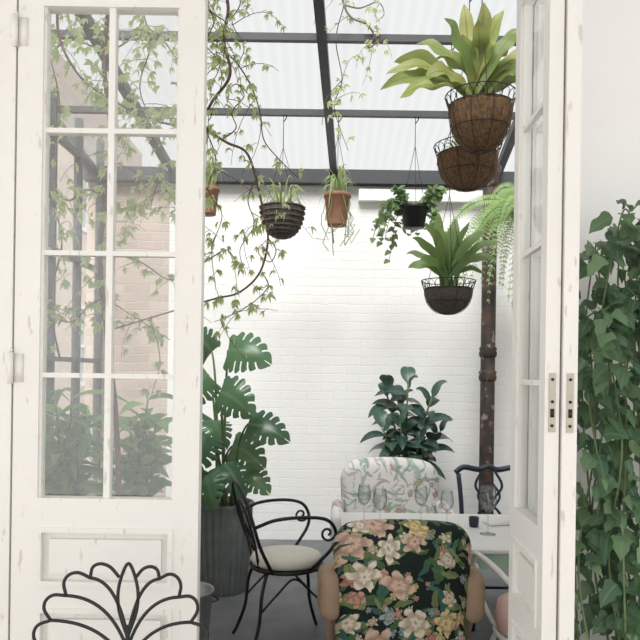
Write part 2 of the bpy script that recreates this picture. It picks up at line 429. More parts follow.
# lean-to roof
KS = .2
def roofz(y): return 3.25+KS*(6.15-y)
rm = MB(); nx = 460; ys = [2.12, 3.2, 4.3, 5.2, 6.3]
for y in ys:
    for i in range(nx+1):
        x = -2.15+4.6*i/nx
        rm.v.append(V((x, y, roofz(y)+.06+.007*sin(x*2*pi/.08))))
for j in range(len(ys)-1):
    for i in range(nx):
        a = j*(nx+1)+i; rm.f.append((a, a+1, a+nx+2, a+nx+1))
struct(rm.build('ceiling', M['roof']))
k = 2
def roof_bar(a, b, w_, h_, m='steel'):
    global k
    struct(MB().beam(a, b, w_, h_).build('trim_%d' % k, M[m], None, False)); k += 1
for y in (3.5, 4.34, 5.16): roof_bar((-2.1, y, roofz(y)-.01), (2.2, y, roofz(y)-.01), .04, .045)
roof_bar((-2.1, 6.09, 3.22), (2.2, 6.09, 3.22), .1, .12)
for x in (-2.03, -1.34, .10, 1.54):
    roof_bar((x, 6.12, roofz(6.12)+.0), (x-.26, 2.16, roofz(2.16)+.0), .06, .07)
roof_bar((.32, 6.11, 3.07), (1.5, 6.11, 3.07), .08, .10, 'plaster')
# left glazing
wf = bpy.data.objects.new('window_1', None); C.objects.link(wf); struct(wf); wf.location = (-1.975, 2.15, .62)
fr = MB()
for yy in (0.03, .98, 1.93, 2.88, 3.42, 3.96): fr.box(-.03, .03, yy-.02, yy+.02, 0, 2.9)
for zz in (.02, .95, 1.75, 2.6): fr.box(-.025, .025, .03, 3.96, zz-.018, zz+.018)
fr.build('window_frame', M['steel'], wf, False)
for y0, y1 in ((.05, .96), (1.0, 1.91), (1.95, 2.86), (2.90, 3.40), (3.44, 3.94)):
    MB().box(-.004, .004, y0, y1, .02, 2.9).build('pane', M['glass2'], wf, False)
# neighbouring house beyond the glazing
hs = thing('brick_house', 'pale red brick house seen through the glazed side wall', 'building', (-4.2, 9, 0))
MB().box(-.6, 0, -7, 7, 0, 6.5).build('wall', M['house'], hs, False)
for yy in (-4.6, -2.2, .4, 3.2):
    for zz in (1.2, 3.9):
        f = MB(); f.box(0, .05, yy-.5, yy+.5, zz, zz+.07); f.box(0, .05, yy-.5, yy+.5, zz+1.33, zz+1.4)
        f.box(0, .05, yy-.5, yy-.43, zz, zz+1.4); f.box(0, .05, yy+.43, yy+.5, zz, zz+1.4); f.box(0, .05, yy-.03, yy+.03, zz, zz+1.4); f.box(0, .05, yy-.5, yy+.5, zz+.67, zz+.72)
        wo = f.build('window', M['whitemetal'], hs, False)
        MB().box(0, .015, yy-.45, yy+.45, zz+.04, zz+1.36).build('pane', M['hwg'], wo, False)

# doors ----------------------------------------------------------------
def make_door(name, Wd, th, loc, rz, hinges, cols=2, st=.072):
    o = bpy.data.objects.new(name, None); C.objects.link(o); struct(o); o.location = loc; o.rotation_euler = (0, 0, rz)
    zs = [1.129+.3515*i for i in range(5)]; mid = Wd/2
    f = MB(); f.box(0, st, 0, th, .01, 2.70); f.box(Wd-st, Wd, 0, th, .01, 2.70)
    f.box(st, Wd-st, 0, th, zs[4], 2.70); f.box(st, Wd-st, 0, th, 1.045, zs[0]); f.box(st, Wd-st, 0, th, .815, .878); f.box(st, Wd-st, 0, th, .01, .2)
    f.box(st, st+.007, .008, th-.008, zs[0], zs[4]); f.box(Wd-st-.007, Wd-st, .008, th-.008, zs[0], zs[4])
    f.build('door_frame', M['paint'], o, False)
    mt = MB()
    if cols == 2: mt.box(mid-.009, mid+.009, .008, th-.008, zs[0], zs[4])
    for z in zs[1:4]: mt.box(st, Wd-st, .009, th-.009, z-.007, z+.007)
    mt.build('glazing_bar', M['paint'], o, False)
    for i in range(4):
        for (a, b) in (((st, mid-.009), (mid+.009, Wd-st)) if cols == 2 else ((st, Wd-st),)):
            MB().box(a, b, th/2-.002, th/2+.002, zs[i]+.007, zs[i+1]-.007).build('pane', M['glass'], o, False)
    for (a, b) in ((.878, 1.045), (.2, .815)):
        p = MB(); p.box(st, Wd-st, th*.40, th*.60, a, b)
        m_ = .014
        for y0, y1 in ((-.004, th*.40), (th*.60, th+.004)):
            p.box(st, Wd-st, y0, y1, a, a+m_); p.box(st, Wd-st, y0, y1, b-m_, b); p.box(st, st+m_, y0, y1, a+m_, b-m_); p.box(Wd-st-m_, Wd-st, y0, y1, a+m_, b-m_)
        bm_ = .034
        p.box(st+bm_, Wd-st-bm_, th*.12, th*.88, a+bm_, b-bm_)
        p.build('door_panel', M['paint'], o, False)
    for z in hinges:
        h_ = MB(); h_.tube([(-.006, -.008, z-.045), (-.006, -.008, z+.045)], .008, 10); h_.lathe([(.004, .045), (.009, .05), (.0, .06)], (-.006, -.008, z), 10)
        h_.box(0, .028, -.003, 0, z-.04, z+.04)
        h_.build('hinge', M['paint'], o)
    return o
def lockplate(door, xf, y0):
    lp = MB(); lp.box(xf, xf+.0025, y0, y0+.016, 1.365, 1.505)
    o = lp.build('lock_plate', M['brass'], door, False)
    sc = MB()
    for z in (1.38, 1.437, 1.49): sc.tube([(xf+.002, y0+.008, z), (xf+.0045, y0+.008, z)], .0038, 8)
    sc.box(xf+.002, xf+.006, y0+.004, y0+.012, 1.40, 1.42)
    sc.build('screw', M['black'], o)
d1 = make_door('door_1', .533, .045, (-.875, 1.968, 0), 0, (.3, 1.5, 2.46))
ang = atan2(-.345, -.016)
d2 = make_door('door_2', .345, .034, (.552, 1.985, 0), ang, (), 1, .050)
d3 = make_door('door_3', .357, .034, (.552+.039, 1.985, 0), ang, (), 1, .050)
lockplate(d2, .345, .009); lockplate(d3, .357, .009)

# ------------------------------------------------------------------ furniture
def ring(c, r, n=28, axis='z'):
    c = V(c)
    return [c+(V((r*cos(2*pi*i/n), r*sin(2*pi*i/n), 0))) for i in range(n)]
def spiral(c, r0, turns, ax, ay, start=0., n=26):
    c = V(c); ax = V(ax); ay = V(ay)
    return [c+(ax*cos(start+turns*2*pi*i/n)+ay*sin(start+turns*2*pi*i/n))*r0*(1-.82*i/n) for i in range(n+1)]
def bistro(label, loc, rz, mm, cm, group, r=.0095, ct=.0):
    t = thing('bistro_chair', label, 'chair', loc, rz, group)
    s = MB(); s.tube(ring((0, 0, .44), .195), .011, 8, True)
    s.tube([(-.19, 0, .44), (.19, 0, .44)], .006); s.tube([(0, -.19, .44), (0, .19, .44)], .006)
    s.lathe([(.0, .436), (.19, .436), (.19, .446), (0, .446)], n=32)
    s.build('seat', mm, t)
    MB().lathe([(0, .447), (.16, .447), (.19, .455), (.197, .475+ct*.5), (.188, .497+ct), (.15, .506+ct), (0, .508+ct)], n=36).build('cushion', cm, t)
    b = MB()
    hoop = [(-.165, -.12, .44), (-.185, -.19, .58), (-.195, -.23, .70), (-.17, -.265, .82), (-.09, -.285, .885), (0, -.29, .90), (.09, -.285, .885), (.17, -.265, .82), (.195, -.23, .70), (.185, -.19, .58), (.165, -.12, .44)]
    b.tube(spline(hoop), r)
    inner = [(-.07, -.17, .44), (-.10, -.205, .60), (-.085, -.25, .75), (0, -.272, .81), (.085, -.25, .75), (.10, -.205, .60), (.07, -.17, .44)]
    b.tube(spline(inner), r*.8)
    for sx in (-1, 1):
        b.tube(spiral((sx*.04, -.215, .63), .05, 1.4, (sx, 0, 0), (0, -.25, 1), -1.2), r*.65)
    b.build('backrest', mm, t)
    for sx in (-1, 1):
        a = MB(); a.tube(spline([(sx*.193, -.225, .69), (sx*.235, -.12, .735), (sx*.255, .03, .745), (sx*.25, .15, .725), (sx*.245, .20, .66), (sx*.235, .19, .58), (sx*.195, .10, .47), (sx*.17, .09, .44)]), r)
        a.tube(spiral((sx*.245, .155, .655), .045, 1.2, (0, 1, 0), (0, 0, -1), 0), r*.7)
        a.build('armrest', mm, t)
        for sy in (-1, 1):
            l = MB(); l.tube(spline([(sx*.13, sy*.14, .44), (sx*.165, sy*.175, .33), (sx*.175, sy*.19, .18), (sx*.20, sy*.23, .05), (sx*.215, sy*.25, .006)]), r)
            l.build('leg', mm, t)
        MB().tube(spline([(sx*.17, -.18, .24), (sx*.165, -.09, .33), (sx*.16, 0, .40), (sx*.165, .09, .33), (sx*.17, .18, .24)]), r*.65).build('leg_brace', mm, t)
    return t
p = P(290, 560, 3.8)
bistro('black wrought iron bistro armchair with cream round cushion, left of the dark floral armchair', (p.x-.02, 3.8, 0), radians(-72), M['black'], M['cushion'], 'scrolled iron armchairs')
bistro('pale iron armchair with pink cushion beside the table, right of dark floral armchair', (.935, 2.83, 0), radians(2), M['whitemetal'], M['pink'], 'scrolled iron armchairs', .0115, .06)

def armchair(label, loc, rz, fab, armmat, w, zt, group, armtop=.69, arml=.30, flare=.05, rnd=.06, seat=.42, dome=.03, wood=False):
    t = thing('armchair', label, 'armchair', loc, rz, group)
    def fn(v):
        q = (v.z-.30)/(zt-.30); a = min(1.2, abs(v.x)/(w/2))
        x = v.x*(1+flare*q-.05*(1-q))
        y = v.y-.02*q+.30*(x*x)
        bul = .04*(1-a**2)*sin(pi*min(1, max(0, q)))
        y += -bul if v.y < 0 else bul*.6
        return (x, y, v.z-(dome*a*a+rnd*a**7)*max(0, q)**2)
    MB().pillow((0, -.0, (.30+zt)/2), (w, .14, zt-.30), .068, 17, fn).build('backrest', fab, t)
    MB().pillow((0, .06+seat/2, .36), (w*.92, seat, .16), .05, 10).build('seat_cushion', fab, t)
    MB().pillow((0, .06+seat/2, .26), (w*.94, seat, .09), .02, 8).build('seat_frame', M['darkwood'], t)
    for sx in (-1, 1):
        def af(v, sx=sx):
            q = max(0, (v.y-.02)/arml)
            return (v.x+sx*.02*q, v.y, v.z-.05*q*q+(.0))
        if wood:
            xo = w/2+.014
            MB().pillow((sx*xo, .05, armtop-.10), (.088, arml, .20), .043, 10, af).build('armrest', armmat, t)
            MB().tube(spline([(sx*(xo-.005), .05, armtop-.19), (sx*xo, .09, armtop-.26), (sx*(xo-.01), .13, .38), (sx*(w/2-.03), .13, .28)]), .019, 9).build('arm_post', M['tan'], t)
        else:
            MB().pillow((sx*(w/2+.015), .06+arml/2-.06, armtop-.10), (.085, arml, .20), .04, 9, af).build('armrest', armmat, t)
            MB().tube(spline([(sx*(w/2-.01), .14, armtop-.17), (sx*(w/2-.015), .17, .42), (sx*(w/2-.03), .15, .28)]), .02).build('arm_post', M['darkwood'], t)
        for yy, dy in ((.04, -.06), (.02+seat, .03)):
            MB().tube([(sx*w*.40, yy, .26), (sx*w*.41, yy+dy*.5, .13), (sx*w*.42, yy+dy, .0)], [.024, .019, .013], 8).build('leg', M['darkwood'], t)
    return t
armchair('armchair in dark floral fabric with tan arms, its back to us at the table', (.338, 2.75, 0), 0, M['dfloral'], M['tan'], .54, .92, 'floral armchairs', .715, .22, .03, .035, .33, .02, True)
armchair('armchair in pale white floral fabric on the far side of the table', (.475, 4.62, 0), pi, M['pfloral'], M['pfloral'], .65, .935, 'floral armchairs', .66, .40, .02, .06, .5, .03)

# navy chair
t = thing('dining_chair', 'navy blue wooden dining chair with pierced splat back behind the table', 'chair', (1.095, 4.2, 0), 0)
MB().pillow((0, -.0, .45), (.42, .40, .05), .02, 6).build('seat', M['blue'], t)
for sx in (-1, 1):
    MB().tube([(sx*.18, -.17, .44), (sx*.18, -.17, 0)], [.02, .014], 8).build('leg', M['blue'], t)
    MB().tube(spline([(sx*.165, .24, 0), (sx*.17, .19, .25), (sx*.175, .18, .45), (sx*.182, .20, .68), (sx*.195, .235, .86)]), .015, 8).build('leg', M['blue'], t)
MB().tube(spline([(-.215, .235, .865), (-.16, .242, .90), (-.06, .25, .885), (0, .25, .905), (.06, .25, .885), (.16, .242, .90), (.215, .235, .865)]), .018, 8).build('top_rail', M['blue'], t)
s = MB()
for sx in (-1, 1):
    s.tube(spline([(sx*.03, .195, .50), (sx*.07, .205, .60), (sx*.02, .215, .68), (sx*.085, .23, .78), (sx*.04, .245, .88)]), .009, 6)
    s.tube(spline([(sx*.06, .195, .50), (sx*.02, .21, .62), (sx*.07, .222, .72), (sx*.01, .24, .82)]), .008, 6)
s.tube([(-.18, .19, .50), (.18, .19, .50)], .011)
s.build('splat', M['blue'], t)
st = MB(); st.tube([(-.18, -.17, .2), (-.168, .2, .2)], .009); st.tube([(.18, -.17, .2), (.168, .2, .2)], .009); st.tube([(-.175, 0, .2), (.175, 0, .2)], .009)
st.build('stretcher', M['blue'], t)

# table
t = thing('dining_table', 'white topped dining table with pale green edge, laid with glasses', 'table', (.72, 3.46, 0))
MB().pillow((0, 0, .709), (1.20, .79, .022), .007, 6).build('tabletop', M['tabletop'], t)
a = MB(); a.box(-.585, .585, -.378, -.355, .63, .70); a.box(-.585, .585, .355, .378, .63, .70); a.box(-.588, -.56, -.355, .355, .63, .70); a.box(.56, .588, -.355, .355, .63, .70)
a.build('apron', M['green'], t, False)
for sx in (-1, 1):
    for sy in (-1, 1):
        MB().tube([(sx*.53, sy*.33, .699), (sx*.53, sy*.33, .35), (sx*.53, sy*.33, 0)], [.028, .024, .018], 10).build('leg', M['green'], t)
ZT = .72
glasses = [(364, 3.60, .95, 'leftmost wine glass on the table, above the left corner of the dark armchair'),
           (380, 3.44, .98, 'second wine glass from the left on the table behind dark armchair'),
           (421, 3.60, .94, 'third wine glass from the left on the table behind dark armchair'),
           (447, 3.48, .92, 'fourth wine glass from the left, near the dark armchair right corner'),
           (488, 3.36, 1.15, 'lone wine glass at the right end of the table below the navy chair')]
proto = thing('wine_glass', '', 'wine glass', (0, 0, 0), 0, 'wine glasses on the table')
MB().lathe([(.004, .095), (.02, .10), (.032, .12), (.037, .145), (.034, .175), (.029, .205), (.0278, .205), (.0327, .175), (.0355, .145), (.030, .122), (.017, .103), (0, .098)], n=20).build('bowl', M['wineglass'], proto)
MB().lathe([(.006, .004), (.0038, .02), (.0034, .07), (.005, .096)], n=10).build('stem', M['wineglass'], proto)
MB().lathe([(.0, 0), (.034, 0), (.033, .002), (.006, .006), (0, .006)], n=20).build('foot', M['wineglass'], proto)
for i, (px, d, sc_, lb) in enumerate(glasses):
    o = proto if i == 0 else copy_tree(proto)
    o.location = (P(px, 510, d).x, d, ZT+.0005); o.scale = (sc_, sc_, sc_); o['label'] = lb
def napkin(px, d, label, rz):
    o = MB().pillow((0, 0, .011), (.15, .11, .022), .009, 6, lambda v: (v.x, v.y, v.z*(1+.5*sin(v.x*18)))).build('napkin', M['linen'])
    o.location = (P(px, 515, d).x, d, ZT+.001); o.rotation_euler = (0, 0, rz); tag(o, label, 'napkin')
napkin(499, 3.60, 'folded white napkin behind the lone wine glass on the table', .25)
o = MB().lathe([(0, 0), (.022, 0), (.025, .02), (.026, .05), (.023, .05), (.021, .01), (0, .008)], n=18).build('tumbler', M['blue'])
o.location = (P(474, 510, 3.52).x, 3.52, ZT+.001); tag(o, 'small dark tumbler left of the lone wine glass on the table', 'tumbler')

# black wire garden chair in the foreground
D0 = 1.74; S0 = F/D0
t = thing('garden_chair', 'black wire garden chair with scalloped fan back in front of left door', 'chair', (P(120, 600, D0).x, D0, 0), radians(0))
def bp(px, py): return V(((px-120)/S0, 0, H-(py-CY)/S0))
rw = .0044; SX = 128
fanm = MB(); rim = MB()
fanm.tube([bp(SX, 780), bp(SX, 668), bp(SX, 628)], rw*1.3, 8)
# narrow central loop
fanm.tube(spline([bp(SX, 640), bp(SX-9, 612), bp(SX-9, 588), bp(SX, 566), bp(SX+9, 588), bp(SX+9, 612), bp(SX, 640)], 8), rw, 7)
# valleys of the scalloped outline; a curved branch springs from the stem to each one
for sg, kx in ((-1, 1.), (1, .82)):
    X_ = lambda dx: SX+sg*dx*kx
    pts = [(9, 580), (38, 581), (62, 599), (77, 624), (80, 655)]
    att = [640, 640, 652, 668, 686]
    for i, (dx, y) in enumerate(pts):
        if i == 0: continue
        T = bp(X_(dx), y); a = bp(SX, att[i])
        c_ = bp(X_(dx*.30), y-4+(att[i]-y)*.10)
        fanm.tube([bez(a, c_, T, q/14) for q in range(15)], rw, 7)
    for i in range(len(pts)-1):
        A = bp(X_(pts[i][0]), pts[i][1]); B = bp(X_(pts[i+1][0]), pts[i+1][1]); m_ = (A+B)/2; ow = (m_-bp(SX, 650)).normalized()
        h_ = (B-A).length*.50
        rim.tube(spline([A, A*.8+B*.2+ow*h_*.75, m_+ow*h_, A*.2+B*.8+ow*h_*.75, B], 6), rw, 7)
fanm.build('fan_back', M['black'], t); rim.build('scalloped_rim', M['black'], t)
for sx in (-1, 1):
    MB().tube(spline([bp(SX, 690), V((sx*.10, 0, .72)), V((sx*.165, 0, .66)), V((sx*.17, -.01, .56)), V((sx*.16, -.03, .44))]), .0065, 8).build('back_support', M['black'], t)
sm = MB(); sm.tube(ring((0, -.21, .44), .205), .009, 8, True)
for i in range(-5, 6):
    x = i*.034; hh = sqrt(.205**2-x*x); sm.tube([(x, -.21-hh, .44), (x, -.21+hh, .44)], .0035, 6)
sm.build('seat', M['black'], t)
for sx in (-1, 1):
    for sy in (-1, 1): MB().tube(spline([(sx*.14, -.21+sy*.14, .44), (sx*.15, -.21+sy*.15, .25), (sx*.19, -.21+sy*.19, .005)]), .008, 8).build('leg', M['black'], t)

# bucket
t = thing('bucket', 'small galvanised metal bucket on the floor at the left door edge', 'bucket', (P(186, 600, 3.5).x, 3.5, 0))
MB().lathe([(0, .004), (.10, 0), (.105, .01), (.135, .375), (.142, .38), (.14, .388), (.130, .38), (.10, .02), (0, .018)], n=30).build('body', M['zinc2'], t)
MB().tube(spline([(-.135, 0, .36), (-.155, .05, .32), (-.1, .13, .28), (0, .155, .27), (.1, .13, .28), (.155, .05, .32), (.135, 0, .36)]), .004).build('handle', M['black'], t)

# iron column
pc = P(488, 350, 5.80)
t = thing('iron_column', 'rust-worn brown cast iron column standing against the white brick wall', 'column', (pc.x, 5.80, 0))
MB().lathe([(.062, .12), (.060, .9), (.060, 3.22)], n=24, flute=.03, nf=12).build('shaft', M['ironrust'], t)
MB().lathe([(.11, 0), (.11, .06), (.085, .09), (.075, .14), (.06, .16)], n=24).build('base', M['ironrust'], t)
zc = P(488, 352, 5.8).z
for dz in (0, -.20):
    MB().lathe([(.056, zc-.05+dz), (.07, zc-.04+dz), (.075, zc-.01+dz), (.068, zc+.01+dz), (.075, zc+.03+dz), (.056, zc+.05+dz)], n=24).build('collar', M['ironrust'], t)
MB().lathe([(.055, 3.05), (.07, 3.1), (.09, 3.2), (.09, 3.25)], n=24).build('capital', M['ironrust'], t)

# ------------------------------------------------------------------ plants
def rv(s): return V((R.uniform(-s, s), R.uniform(-s, s), R.uniform(-s, s)))
def pot_mesh(r0, r1, h, rim=.012, n=32, flute=0, nf=0):
    return MB().lathe([(0, .0), (r0, 0), (r0*1.02, .01), (r1, h-.03), (r1+rim, h-.025), (r1+rim, h), (r1-.01, h), (r1-.02, h-.05), (0, h-.05)], n=n, flute=flute, nf=nf)

# monstera
D = 4.72; base = P(222, 588, D)
t = thing('potted_monstera', 'large monstera with split leaves in ribbed dark grey pot', 'potted plant', (base.x, D, 0))
MB().lathe([(0, 0), (.155, 0), (.16, .01), (.19, .3), (.196, .53), (.196, .565), (.205, .58), (.205, .605), (.188, .605), (.18, .55), (0, .55)], n=192, flute=.035, nf=26).build('pot', M['zinc'], t)
MB().lathe([(0, .565), (.18, .56)], n=30).build('soil', M['soil'], t)
o_ = V((base.x, D, 0)); fl = MB(); ste = MB()
mon = [(228, 350, 264, 360, 40, -.1, -.2), (248, 424, 284, 438, 34, -.15, .2), (220, 392, 248, 412, 38, -.2, -.5), (208, 374, 188, 402, 42, .1, .5),
       (206, 434, 194, 470, 40, -.15, .3), (232, 446, 260, 464, 34, .0, -.2), (212, 352, 196, 338, 34, .15, .3), (198, 410, 180, 430, 36, .1, -.3),
       (224, 464, 242, 492, 34, -.15, .4), (200, 470, 188, 502, 34, 0, .2), (206, 476, 212, 504, 30, -.25, -.3), (244, 474, 266, 490, 28, .0, 0), (212, 420, 224, 444, 32, .05, .5)]
for bx, by, tx, ty, wp, dy, tw in mon:
    d = D+dy; a = P(bx, by, d)-o_; b = P(tx, ty, d-.08)-o_
    mid = (a+b)/2+V((0, -.04, .05))
    fl.split_leaf(a, mid, b, wp/F*d*1.30, V((tw, -.9, .42)))
    s0 = V((R.uniform(-.06, .06), R.uniform(-.06, .06), .56))
    ste.tube([bez(s0, V((s0.x*.6+a.x*.3, (s0.y+a.y)/2+.03, a.z*.8+.14)), a, q/8) for q in range(9)], [.012, .007], 6)
fl.build('foliage', M['l_monstera'], t); ste.build('stem', M['twig'], t)

# rubber plant
D = 5.62; base = P(410, 500, D); o_ = V((base.x, D, 0))
t = thing('potted_rubber_plant', 'dark leafy rubber plant against white brick wall behind the pale armchair', 'potted plant', o_)
pot_mesh(.13, .18, .36).build('pot', M['terra'], t); MB().lathe([(0, .32), (.165, .315)], n=24).build('soil', M['soil'], t)
fl = MB(); ste = MB()
for (tx, ty, dd) in ((408, 384, 0), (386, 392, .1), (432, 398, -.1), (400, 424, -.2), (440, 432, .05), (382, 428, -.1), (420, 440, -.15), (398, 402, .1)):
    top = P(tx, ty, D+dd)-o_; s0 = V((R.uniform(-.05, .05), R.uniform(-.05, .05), .3)); c1 = V((s0.x*.7+top.x*.3, top.y*.4, top.z*.75))
    ste.tube([bez(s0, c1, top, q/10) for q in range(11)], [.013, .007], 6)
    nn = 11; a0 = R.uniform(0, 6)
    for i in range(nn):
        q = .42+.58*i/(nn-1); pp = bez(s0, c1, top, q); az = a0+i*2.4; el = R.uniform(-.2, .7) if i < nn-2 else 1.0
        dv = V((cos(az)*cos(el), sin(az)*cos(el)*.8, sin(el))); L = R.uniform(.20, .28)
        if pp.y+dv.y*L > .46: dv.y = min(dv.y, .2)
        e = pp+dv*L+V((0, 0, -.08))
        fl.leaf(pp, pp+dv*L*.55+V((0, 0, .03)), e, L*.48, lance, 7, V((0, -.5, 1)), .18)
fl.build('foliage', M['l_rubber'], t); ste.build('stem', M['twig'], t)

# hanging baskets
def chains(mb, rad, zr, ztop, apex=None):
    apex = apex or zr+min(.45, (ztop-zr)*.75)
    for i in range(3):
        a = 2*pi*i/3+.5; mb.tube([(rad*cos(a), rad*sin(a), zr), (0, 0, apex)], .002, 5)
    mb.tube([(0, 0, apex), (0, 0, ztop)], .0028, 5)
    mb.tube(spline([(0, 0, ztop-.05), (.02, 0, ztop-.02), (.02, 0, ztop), (0, 0, ztop+.015)]), .004, 5)
def bowl_prof(rad, dep, n=14):
    out = [(0.001, 0)]
    for i in range(1, n+1):
        a = pi/2*i/n; out.append((rad*sin(a)**.8, dep*(1-cos(a))))
    out += [(rad*.93, dep+.006), (rad*.88, dep-.03), (0.001, dep-.04)]
    return out
def wire_frame(rad, dep, scroll=True, nm=9):
    wf_ = MB(); wr = rad*1.03
    for zz in (.0, .5, 1.0):
        a = math.acos(max(-1, 1-zz)) if zz > 0 else 0
        r_ = max(.03, wr*sin(a)**.8) if zz > 0 else .03
        wf_.tube(ring((0, 0, dep*zz-.002), r_), .0024, 5, True)
    for i in range(nm):
        q = 2*pi*i/nm; wf_.tube([V((wr*sin(pi/2*j/8)**.8*cos(q) if j else .02*cos(q), wr*sin(pi/2*j/8)**.8*sin(q) if j else .02*sin(q), dep*(1-cos(pi/2*j/8))-.003)) for j in range(9)], .0019, 5)
    if scroll:
        wf_.tube(ring((0, 0, dep+.05), wr*1.1), .003, 5, True)
        m = 22
        for i in range(m):
            q = 2*pi*i/m; dq = 2*pi/m
            wf_.tube([V((wr*(1+.1*h_)*cos(q+dq*o2), wr*(1+.1*h_)*sin(q+dq*o2), dep+.05*h_)) for o2, h_ in ((0, 0), (.1, .6), (.5, 1), (.9, .6), (1, 0))], .002, 4)
    return wf_
def hang(name, label, px, ybot, yrim, d, rad, liner, ztop=None, wire=True, scroll=True, cat='hanging plant', apex=None):
    b = P(px, ybot, d); rim = P(px, yrim, d); dep = rim.z-b.z
    t = thing(name, label, cat, (b.x, d, b.z), 0, 'hanging baskets and pots under the glass roof')
    if liner: MB().lathe(bowl_prof(rad, dep), n=56, rough=.022 if liner == 'coir' else .008).build('liner', M[liner], t)
    if wire: wire_frame(rad, dep, scroll).build('wire_frame', M['black'], t)
    ch = MB(); chains(ch, rad, dep, (ztop or roofz(d)-.03)-b.z, apex); ch.build('chain', M['black'], t)
    return t, V((b.x, d, b.z)), dep
def nest(t, o_, d, basepx, tips_, wmin, wmax, mat, dj, lift=.10, wave=.1, arch=.28):
    fl = MB(); b0 = P(*basepx, d)-o_
    for (tx, ty) in tips_:
        dd = R.uniform(-dj, dj); e = P(tx, ty, d+dd)-o_
        s0 = b0+V((R.uniform(-.05, .05), R.uniform(-.04, .04), 0)); mid = (s0+e)/2; L = (e-s0).length
        horiz = abs(e.x-s0.x)/max(.01, L)
        c1 = mid+V(((e.x-s0.x)*.02, 0, lift+L*arch*horiz))
        fl.leaf(s0, c1, e, R.uniform(wmin, wmax), nestp, 20, V((-(e.x-s0.x)*1.5+R.uniform(-.3, .3), -1.0 if R.random() < .7 else .4, .6)), .22, wave)
    fl.build('foliage', M[mat], t)
t, o_, dep = hang('hanging_nest_fern', 'large yellow-green nest fern in scrolled wire coir basket at upper right', 480, 152, 106, 3.5, .158, 'coir', apex=.75)
nest(t, o_, 3.5, (479, 100), [(380, 90), (386, 74), (400, 98), (416, 44), (444, 18), (464, 4), (484, 2), (504, 10), (522, 30), (536, 58), (540, 94), (436, 58), (462, 34), (494, 34), (522, 68), (394, 62), (478, 20), (510, 48), (426, 76), (408, 82), (530, 82)], .065, .105, 'l_nest', .16, .07, .36, .24)
t, o_, dep = hang('hanging_coir_basket', 'bare coir basket in black wire, just below the large nest fern', 467, 190, 155, 3.92, .168, 'coir', apex=.6)
fl = MB()
for i in range(14):
    a = i*2.4; fl.leaf((.05*cos(a), .05*sin(a), dep-.03), (.1*cos(a), .1*sin(a), dep+.10), (.15*cos(a), .14*sin(a), dep+.04), .022, strap, 6)
fl.build('foliage', M['l_nest2'], t)
t, o_, dep = hang('hanging_nest_fern', 'green nest fern in small black wire basket, lowest of the hanging plants', 448, 314, 289, 4.34, .15, 'wicker', apex=.75)
nest(t, o_, 4.34, (448, 288), [(406, 254), (412, 238), (424, 222), (438, 212), (456, 218), (470, 222), (486, 230), (500, 242), (496, 260), (484, 274), (408, 268), (446, 232), (462, 240), (428, 250), (476, 252), (420, 260), (436, 238), (468, 264)], .05, .078, 'l_nest2', .16, .05, .24, .34)

# black pot with trailing plant
D = 5.16
t, o_, dep = hang('hanging_trailing_plant', 'trailing ivy in a small black pot hung before the brick wall', 414, 228, 206, D, .10, None, wire=False)
MB().lathe([(0, 0), (.08, 0), (.095, dep-.03), (.106, dep-.025), (.106, dep), (.09, dep), (.085, dep-.03), (0, dep-.03)], n=28).build('pot', M['black'], t)
fl = MB(); ste = MB()
for i in range(24):
    a = R.choice((R.uniform(-.6, .5), R.uniform(2.6, 3.9), R.uniform(.6, 2.5))); L = R.uniform(.12, .42); out = R.uniform(.13, .21)
    s0 = V((.05*cos(a), .05*sin(a), dep)); c1 = V((out*cos(a)-.02, out*sin(a), dep+.12)); e = V((out*1.3*cos(a)-.04, out*1.1*sin(a), dep-L))
    if i % 3 == 0: e = V((out*1.1*cos(a)+.03, out*sin(a), dep+.10))
    ste.tube([bez(s0, c1, e, q/8) for q in range(9)], .0025, 4)
    for j in range(11):
        q = .25+.75*j/10; pp = bez(s0, c1, e, q); dv = V((R.uniform(-1, 1), R.uniform(-1, .6), R.uniform(-.9, .3))).normalized()
        fl.leaf(pp, pp+dv*.03+V((0, 0, .01)), pp+dv*R.uniform(.05, .075), .05, ovate, 5, V((0, -.7, .6)), .15)
fl.build('foliage', M['l_trail'], t); ste.build('stem', M['twig'], t)

def spidery(t, dep, n, L0, L1, w, mat, spread=1., up=.15, r0=.05):
    fl = MB()
    for i in range(n):
        a = i*2.4+R.uniform(-.3, .3); L = R.uniform(L0, L1); o2 = spread*L
        s0 = V((r0*R.random()*cos(a), r0*R.random()*sin(a), dep-.01)); c1 = V((o2*.45*cos(a), o2*.45*sin(a), dep+up*R.uniform(.7, 2.0))); e = V((o2*cos(a), o2*sin(a), dep+R.uniform(-.15, up)))
        fl.leaf(s0, c1, e, w, strap, 7, Z, .25)
    fl.build('foliage', M[mat], t)
t, o_, dep = hang('hanging_spider_plant', 'spider plant in dark woven basket hanging nearest the vine', 282, 238, 208, D, .165, 'wicker', wire=False)
wv = MB()
for i in range(9):
    a = pi/2*(i+1)/9; rr = .165*sin(a)**.8*1.01
    wv.tube([V((rr*(1+.02*(1 if j % 2 else -1))*cos(2*pi*j/40), rr*(1+.02*(1 if j % 2 else -1))*sin(2*pi*j/40), dep*(1-cos(a)))) for j in range(40)], .008, 5, True)
wv.build('weave', M['wicker'], t)
spidery(t, dep, 40, .16, .28, .014, 'l_pale', 1., .16, .08)
t, o_, dep = hang('hanging_orchid_pot', 'terracotta orchid pot with dangling roots, hung below the middle rafter', 337, 226, 194, D, .10, None, wire=False)
pot_mesh(.07, .095, dep, .008, 28).build('pot', M['terra'], t)
spidery(t, dep, 26, .14, .26, .02, 'l_pale', .7, .2, .05)
rt = MB()
